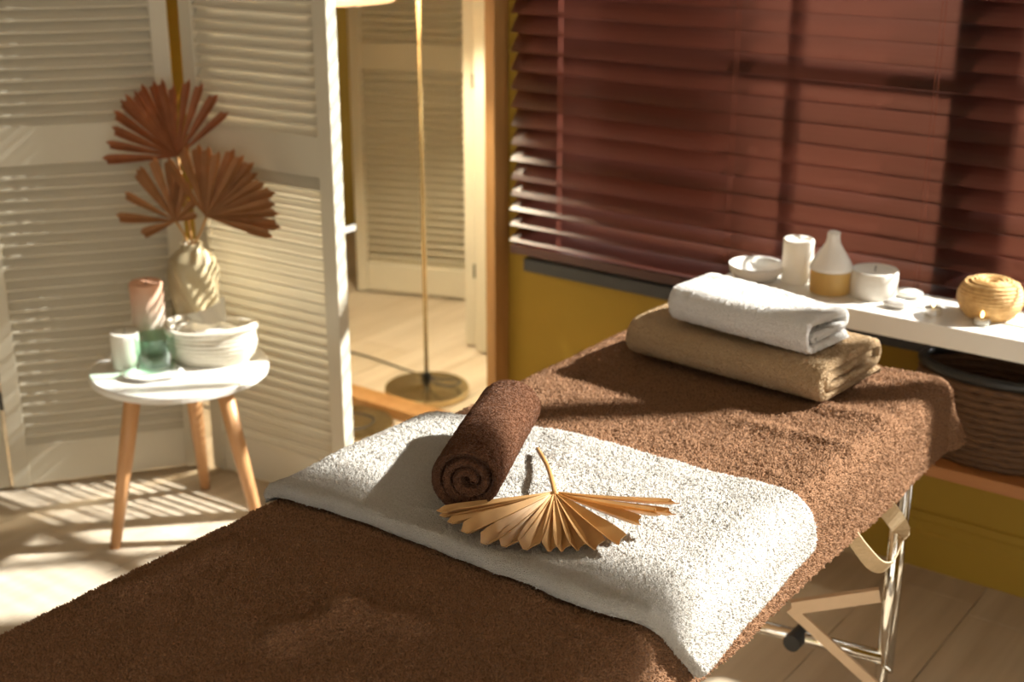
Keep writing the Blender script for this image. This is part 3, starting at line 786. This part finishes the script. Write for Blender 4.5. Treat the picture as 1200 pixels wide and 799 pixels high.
def towel_sheet(U, Vv, thick, base, seed):
    nu, nv = U.shape
    ui = np.linspace(0, 1, nu)[:, None]; vi = np.linspace(0, 1, nv)[None, :]
    Wm = np.minimum(np.minimum(ui * 0.72, (1 - ui) * 0.72), np.minimum(vi, 1 - vi) * 0.40)
    e = np.clip(Wm / 0.012, 0, 1)
    rnd = np.sqrt(np.clip(1 - (1 - e) ** 2, 0, 1))
    P = cover(U.ravel(), Vv.ravel(), 0.0).reshape(nu, nv, 3)
    N_ = np.cross(np.gradient(P, axis=0), np.gradient(P, axis=1)); N_ /= np.linalg.norm(N_, axis=-1, keepdims=True) + 1e-12
    hh = base + 0.002 + thick * rnd + 0.0035 * vnoise(np.stack([U * 9, Vv * 11, U * 0 + seed], -1)) * e + 0.0018 * vnoise(np.stack([U * 26, Vv * 22, U * 0 + seed], -1)) * e
    P = P + N_ * hh[..., None]
    P = P + N_ * pile(P, 0.0017, 300)[..., None] * np.clip(e + 0.4, 0, 1)[..., None]
    return P.reshape(-1, 3)
P = towel_sheet(U, Vv, 0.016, 0.006, 3.3)
wt = obj('spread_towel', sheet_solid(P, nu, nv, 0.0035), 'terry_white', org=(-1.0, 1.42, CT), smooth=True)
pile_tufts(wt, (P, grid_faces(nu, nv)), 'terry_white_pile', 170000, 0.0025, 0.0014, 2)
tag(wt, 'white terry towel laid across the brown cover, hanging over its edge', 'towel')
TOWZ = CT + 0.024

# ------------------------------------------------------------------ rolled and folded towels: a ribbon section, extruded
def ribbon(path, th, length, nx, origin, ax, ay, amp, f, roundend=0.010, warp=0.004, seed=0):
    """path: centreline in (depth, height); extruded along ax"""
    path = np.array(path); n = len(path)
    t = np.gradient(path, axis=0); t /= np.linalg.norm(t, axis=1, keepdims=True) + 1e-12
    nn = np.stack([-t[:, 1], t[:, 0]], -1)
    sec = list(path + nn * th / 2)
    for k in range(1, 4):
        a = PI * k / 4; sec.append(path[-1] + (nn[-1] * math.cos(a) + t[-1] * math.sin(a)) * th / 2)
    sec += list((path - nn * th / 2)[::-1])
    for k in range(1, 4):
        a = PI * k / 4; sec.append(path[0] + (-nn[0] * math.cos(a) - t[0] * math.sin(a)) * th / 2)
    sec = np.array(sec); m = len(sec)
    cen = np.concatenate([path, np.repeat(path[-1:], 3, 0), path[::-1], np.repeat(path[:1], 3, 0)])
    ax = np.array(ax, float); ay = np.array(ay, float); zv = np.array([0, 0, 1.0]); V = []
    s_all = np.linspace(-0.5, 0.5, nx) * length
    ends = np.array([0, .1, .3, .6]) * roundend
    s_all = np.concatenate([-length / 2 + ends, np.linspace(-length / 2 + roundend, length / 2 - roundend, nx), (length / 2 - ends)[::-1]])
    for s in s_all:
        e = min(1, (length / 2 - abs(s)) / roundend); sc = math.sqrt(max(0.0, 1 - (1 - e) ** 2)) * 0.55 + 0.45
        q = cen + (sec - cen) * sc
        V.append(np.array(origin) + ax * s + q[:, :1] * ay + q[:, 1:] * zv)
    V = np.array(V)
    lay = np.arange(m) / m * 9
    wob = warp * vnoise(np.stack([V[..., 0] * 8, V[..., 1] * 8, V[..., 2] * 20 + seed], -1))
    V[..., 2] += wob * np.clip((V[..., 2] - origin[2]) / 0.03, 0, 1)
    V = V + ax * (0.006 * vnoise(np.stack([np.tile(lay, (len(s_all), 1)), V[..., 2] * 3 + seed, V[..., 2] * 0], -1)) * (np.abs(s_all)[:, None] / (length / 2)))[..., None]
    # fluffy pile along the section normal
    nrm = np.concatenate([nn, np.repeat(nn[-1:], 3, 0), -nn[::-1], np.repeat(-nn[:1], 3, 0)])
    disp = pile(V.reshape(-1, 3), amp, f).reshape(V.shape[:2])
    V = V + disp[..., None] * (nrm[:, :1] * ay + nrm[:, 1:] * zv)[None]
    V[..., 2] = np.maximum(V[..., 2], origin[2] + 0.0002)
    k = len(s_all)
    F = [(i * m + j, i * m + (j + 1) % m, (i + 1) * m + (j + 1) % m, (i + 1) * m + j) for i in range(k - 1) for j in range(m)]
    half = n + 3
    # end caps: strips across the ribbon
    for i0, flip in ((0, False), ((k - 1) * m, True)):
        for j in range(n - 1):
            a, b = j, j + 1; c, d = (n + 3) + (n - 1 - (j + 1)), (n + 3) + (n - 1 - j)
            f4 = (i0 + a, i0 + b, i0 + c, i0 + d); F.append(f4 if flip else f4[::-1])
    return V.reshape(-1, 3), F

def fold_path(D, Ht, th, turns, step=0.006, squash=1.0):
    """flattened spiral: outer layer first (depth axis, height axis); fold towards -depth"""
    pts = []
    def line(a, b):
        a = np.array(a); b = np.array(b); n = max(2, int(np.linalg.norm(b - a) / step))
        for i in range(n): pts.append(a + (b - a) * i / n)
    def arc(c, r, a0, a1):
        n = max(5, int(abs(a1 - a0) * r / step * 1.6))
        for i in range(n): 
            a = a0 + (a1 - a0) * i / n; pts.append(np.array([c[0] + r * math.cos(a), c[1] + r * math.sin(a)]))
    zb, zt = th / 2, Ht - th / 2; xl, xr = -D / 2, D / 2
    side = 0
    p = np.array([xr - th * 0.6, zb])
    first = True
    while turns > 0:
        r = (zt - zb) / 2
        if side == 0:
            c = (xl + r + th / 2, (zb + zt) / 2); line(p, (c[0], zb)); arc(c, r, -PI / 2, -1.5 * PI); p = np.array([c[0], zt]); xl = xl + th * 1.02; zb = zb + th * 1.02
            side = 1
        else:
            c = (xr - r - th / 2, (zb + zt) / 2); line(p, (c[0], zt)); arc(c, r, PI / 2, -PI / 2); p = np.array([c[0], zb]); xr = xr - th * 1.02; zt = zt - th * 1.02
            side = 0
        turns -= 1
        if zt - zb < th * 0.8: break
    line(p, (xl + th if side == 0 else xr - th, p[1])); pts.append(np.array([xl + th if side == 0 else xr - th, p[1]]))
    return np.array(pts)

def towel(name, label, material, base, rotz, length, path, th, amp, f, group=None, nx=120, cat='towel', warp=0.004, seed=0):
    a = math.radians(rotz); ax = (math.cos(a), math.sin(a), 0); ay = (-math.sin(a), math.cos(a), 0)
    VF = ribbon(path, th, length, nx, base, ax, ay, amp, f, warp=warp, seed=seed)
    o = obj(name, VF, material, org=base, smooth=True)
    pile_tufts(o, VF, material + '_pile', 130000, 0.0022, 0.0012, int(seed * 10), base[2] + 0.004)
    return tag(o, label, cat, group)

STZ = CT + 0.011
towel('folded_towel', 'folded beige terry towel at the bottom of the stack on the brown cover', 'terry_beige', (-1.010, 2.094, STZ), -4.5, 0.392, fold_path(0.215, 0.069, 0.0165, 3), 0.0160, 0.0016, 230, nx=150, warp=0.006, seed=2.0)
towel('folded_towel', 'folded white terry towel on top of the beige one', 'terry_white2', (-0.996, 2.076, STZ + 0.075), -7, 0.284, fold_path(0.150, 0.060, 0.0172, 2), 0.0167, 0.0016, 240, nx=120, warp=0.005, seed=5.0)

# rolled towel: round spiral
def spiral(R, th, turns):
    pts = []
    tot = turns * 2 * PI
    for a in np.arange(0, tot, 0.13):
        r = R - th / 2 - (th * 1.04) * a / (2 * PI)
        if r < th * 0.55: break
        an = -PI / 2 - 0.25 - a
        pts.append((r * math.cos(an) * 1.06, R * 0.97 + r * math.sin(an) * 0.97))
    return np.array(pts)
pr0 = np.array([-1.032, 1.305, 0]); pr1 = np.array([-1.144, 1.562, 0])
dr = pr1 - pr0; Lr = np.linalg.norm(dr); rz = math.degrees(math.atan2(dr[1], dr[0]))
mid = (pr0 + pr1) / 2
towel('rolled_towel', 'dark brown terry towel rolled up tightly on the white towel', 'terry_roll', (mid[0], mid[1], TOWZ + 0.002), rz + 180, Lr, spiral(0.052, 0.0135, 4), 0.0128, 0.0013, 260, nx=150, warp=0.003, seed=8.0)

# ------------------------------------------------------------------ golden palm leaf on the white towel
zt_ = TOWZ + 0.001
hub = on_z(650, 577, zt_ + 0.026)
pl = thing('dried_palm_leaf', hub, 'golden dried palm leaf lying on the white towel beside the roll', 'palm leaf')
def q1(a, b): return (480 + a / 3.197, 430 + b / 3.197)
tips = [((105, 562), .016), ((118, 580), .008), ((150, 605), .006), ((205, 642), .008), ((280, 685), .006), ((357, 695), .006), ((438, 706), .007), ((528, 712), .006),
        ((575, 712), .006), ((636, 708), .006), ((700, 706), .007), ((792, 688), .012), ((872, 610), .022), ((940, 590), .024), ((998, 588), .022), ((1012, 545), .030)]
for i, (tp, dz) in enumerate(tips):
    p = on_z(*q1(*tp), zt_ + dz)
    wid = [0.018, 0.02, 0.024, 0.030, 0.030, 0.030, 0.031, 0.025, 0.022, 0.025, 0.031, 0.030, 0.024, 0.02, 0.018, 0.014][i]
    obj('leaflet', leaflet(hub + [0, 0, 0.0008 * (i % 2)], p, wid, (0, 0.1, 1), 0.006 if i < 13 else 0.012, 0.30), 'leaf_gold', pl)
s0 = on_z(630, 526, zt_ + 0.006)
obj('stem', tube(smooth_path([s0, s0 * 0.5 + hub * 0.5 + [0.004, 0, 0.004], hub + (hub - s0) * 0.04], 6), [0.0034] * 12 + [0.005], 10), 'stem', pl, smooth=True)

# ================================================================== CONSOLE UNDER THE WINDOW
SX0, SX1, SY0, SY1, SZ = -1.335, 0.55, 2.548, 2.735, 0.658
cs = thing('console_shelf', (-0.4, 2.64, 0), 'long white console with a red-brown lower board below the window', 'shelf')
obj('top_board', box(SX0, SX1, SY0, SY1, SZ - 0.044, SZ), 'white', cs, bevel=0.0015)
obj('lower_board', box(SX0 + 0.03, SX1 - 0.03, SY0 - 0.035, SY1, 0.352, 0.378), 'shelfwood', cs, bevel=0.0015)
for xx in (SX0 + 0.035, SX1 - 0.07):
    obj('side_support', box(xx, xx + 0.03, SY0 + 0.03, SY1 - 0.005, 0.3785, SZ - 0.0445), 'shelfwood', cs)
    obj('leg', box(xx, xx + 0.03, SY0 + 0.03, SY1 - 0.005, 0.0, 0.3515), 'shelfwood', cs)

def on_shelf(px_, py_): return on_z(px_, py_, SZ)
# dish, candle, diffuser, wide candle
c = (-1.268, 2.628, SZ)
dd = obj('dish', lathe(c, [(0.030, 0), (0.046, 0.004), (0.058, 0.020), (0.060, 0.034), (0.057, 0.034), (0.053, 0.020), (0.04, 0.009), (0, 0.008)], 48), 'ceramic', smooth=True)
tag(dd, 'shallow white ceramic dish at the end of the console', 'dish')
c = (-1.188, 2.662, SZ)
o = thing('candle', c, 'plain white pillar candle standing between the dish and the cone diffuser', 'candle')
obj('wax', lathe(c, [(0.031, 0), (0.033, 0.003), (0.033, 0.092), (0.031, 0.095), (0.026, 0.091), (0, 0.09)], 36), 'wax_w', o, smooth=True)
wick_at((c[0], c[1], c[2] + 0.09), o)
c = (-1.098, 2.634, SZ)
o = thing('aroma_diffuser', c, 'cone shaped aroma diffuser with white top and amber base', 'diffuser')
obj('base', lathe(c, [(0.040, 0), (0.043, 0.003), (0.0435, 0.045), (0.043, 0.050)], 48, True, True), 'amber', o, smooth=True)
obj('cone_top', lathe((c[0], c[1], c[2] + 0.0505), [(0.0455, 0), (0.0458, 0.006), (0.036, 0.024), (0.024, 0.042), (0.016, 0.056), (0.0135, 0.068), (0.0138, 0.078), (0.010, 0.081), (0.006, 0.078)], 48, True, True), 'ceramic', o, smooth=True)
c = (-1.012, 2.660, SZ)
o = thing('candle', c, 'wide low white candle beside the cone diffuser', 'candle')
obj('wax', lathe(c, [(0.046, 0), (0.049, 0.003), (0.049, 0.055), (0.047, 0.058), (0.041, 0.054), (0, 0.053)], 44), 'wax_w', o, smooth=True)
wick_at((c[0], c[1], c[2] + 0.053), o)
# smooth white stones
def stone(c, rx, ry, rz, rot, label):
    prof = [(math.sin(t) , 1 - math.cos(t)) for t in np.linspace(0.25, PI - 0.05, 14)]
    V, F = lathe((0, 0, 0), [(r, z * 0.5) for r, z in prof], 28, True, True)
    V = np.array(V); z0 = V[:, 2].min()
    ca, sa = math.cos(rot), math.sin(rot)
    W = np.stack([c[0] + V[:, 0] * rx * ca - V[:, 1] * ry * sa, c[1] + V[:, 0] * rx * sa + V[:, 1] * ry * ca, c[2] + (V[:, 2] - z0) * rz], -1)
    o = obj('stone', (W, F), 'ceramic', org=c, smooth=True); tag(o, label, 'stone', 'white stones on the console')
p1_ = on_shelf(1068, 345); p2_ = on_shelf(1046, 358)
stone((p1_[0], 2.690, SZ), 0.032, 0.022, 0.020, 0.4, 'flat white stone on the console below the blind')
stone((p2_[0] + 0.01, 2.612, SZ), 0.028, 0.020, 0.017, 0.2, 'flat white stone near the front edge of the console')
def tealight(px_, lbl, r=0.0185, h=0.014, mat_='tin'):
    p = on_shelf(*px_); c = (p[0], p[1], SZ)
    o = thing('tea_light', c, lbl, 'tea light', 'tea lights on the console')
    obj('cup', lathe(c, [(r * 0.94, 0), (r, 0.001), (r, h), (r * 0.96, h), (r * 0.95, h - 0.002)], 28), mat_, o, smooth=False)
    obj('wax', lathe((c[0], c[1], c[2] + 0.001), [(r * 0.93, 0), (r * 0.93, h - 0.004), (0, h - 0.0045)], 28), 'wax_w', o, smooth=True)
    obj('wick', tube([(c[0], c[1], c[2] + h - 0.004), (c[0], c[1], c[2] + h + 0.003)], 0.0009, 6), 'wick', o)
    obj('flame', lathe((c[0], c[1], c[2] + h + 0.001), [(0.0012, 0), (0.0032, 0.004), (0.0026, 0.009), (0.0004, 0.015)], 12, True, True), 'flame', o, smooth=True)
tealight((1093, 368), 'lit tea light in a metal cup between the stones and the honey basket')
tealight((1150, 380), 'lit tea light in a clear cup in front of the honey basket', 0.0165, 0.013, 'pane')
# round honey basket with lid, coils
c = np.array([-0.772, 2.668, SZ])
hb = thing('lidded_basket', c, 'round honey coloured woven basket with lid on the console', 'basket')
nk = 11
for i in range(nk):
    t = i / (nk - 1); ph = -0.95 + 1.72 * t
    R = 0.061 * math.cos(ph * 0.92) ** 0.72; zc = 0.0045 + t * 0.062
    coil = [(c[0] + R * math.cos(a), c[1] + R * math.sin(a), c[2] + zc) for a in np.linspace(0, 2 * PI, 44, endpoint=False)]
    obj('coil', tube(coil, 0.0043, 8, closed=True), 'straw', hb, smooth=True)
obj('basket_floor', lathe(c, [(0.040, 0.001), (0.045, 0.005)], 32, True, True), 'straw', hb)
lid = obj('lid', join(lathe(c + [0, 0, 0.062], [(0.047, 0), (0.048, 0.004), (0.04, 0.010), (0.022, 0.011), (0.014, 0.006), (0, 0.005)], 44)), 'straw', hb, smooth=True)
for R, zc in ((0.046, 0.067), (0.039, 0.0715), (0.031, 0.0735), (0.023, 0.0725), (0.014, 0.0695)):
    coil = [(c[0] + R * math.cos(a), c[1] + R * math.sin(a), c[2] + zc) for a in np.linspace(0, 2 * PI, 40, endpoint=False)]
    obj('lid_coil', tube(coil, 0.0041, 8, closed=True), 'straw', lid, smooth=True)

# large dark basket on the lower board
c = np.array([-0.722, 2.628, 0.378])
db = thing('storage_basket', c, 'large dark woven basket with black rim on the lower board of the console', 'basket')
BXR, BYR = 0.158, 0.098
nk = 12
def ell(R, zc, n=64, wob=0.0, ph=0): return [(c[0] + BXR * R * math.cos(a), c[1] + BYR * R * math.sin(a), c[2] + zc + wob * math.sin(18 * a + ph)) for a in np.linspace(0, 2 * PI, n, endpoint=False)]
for i in range(nk):
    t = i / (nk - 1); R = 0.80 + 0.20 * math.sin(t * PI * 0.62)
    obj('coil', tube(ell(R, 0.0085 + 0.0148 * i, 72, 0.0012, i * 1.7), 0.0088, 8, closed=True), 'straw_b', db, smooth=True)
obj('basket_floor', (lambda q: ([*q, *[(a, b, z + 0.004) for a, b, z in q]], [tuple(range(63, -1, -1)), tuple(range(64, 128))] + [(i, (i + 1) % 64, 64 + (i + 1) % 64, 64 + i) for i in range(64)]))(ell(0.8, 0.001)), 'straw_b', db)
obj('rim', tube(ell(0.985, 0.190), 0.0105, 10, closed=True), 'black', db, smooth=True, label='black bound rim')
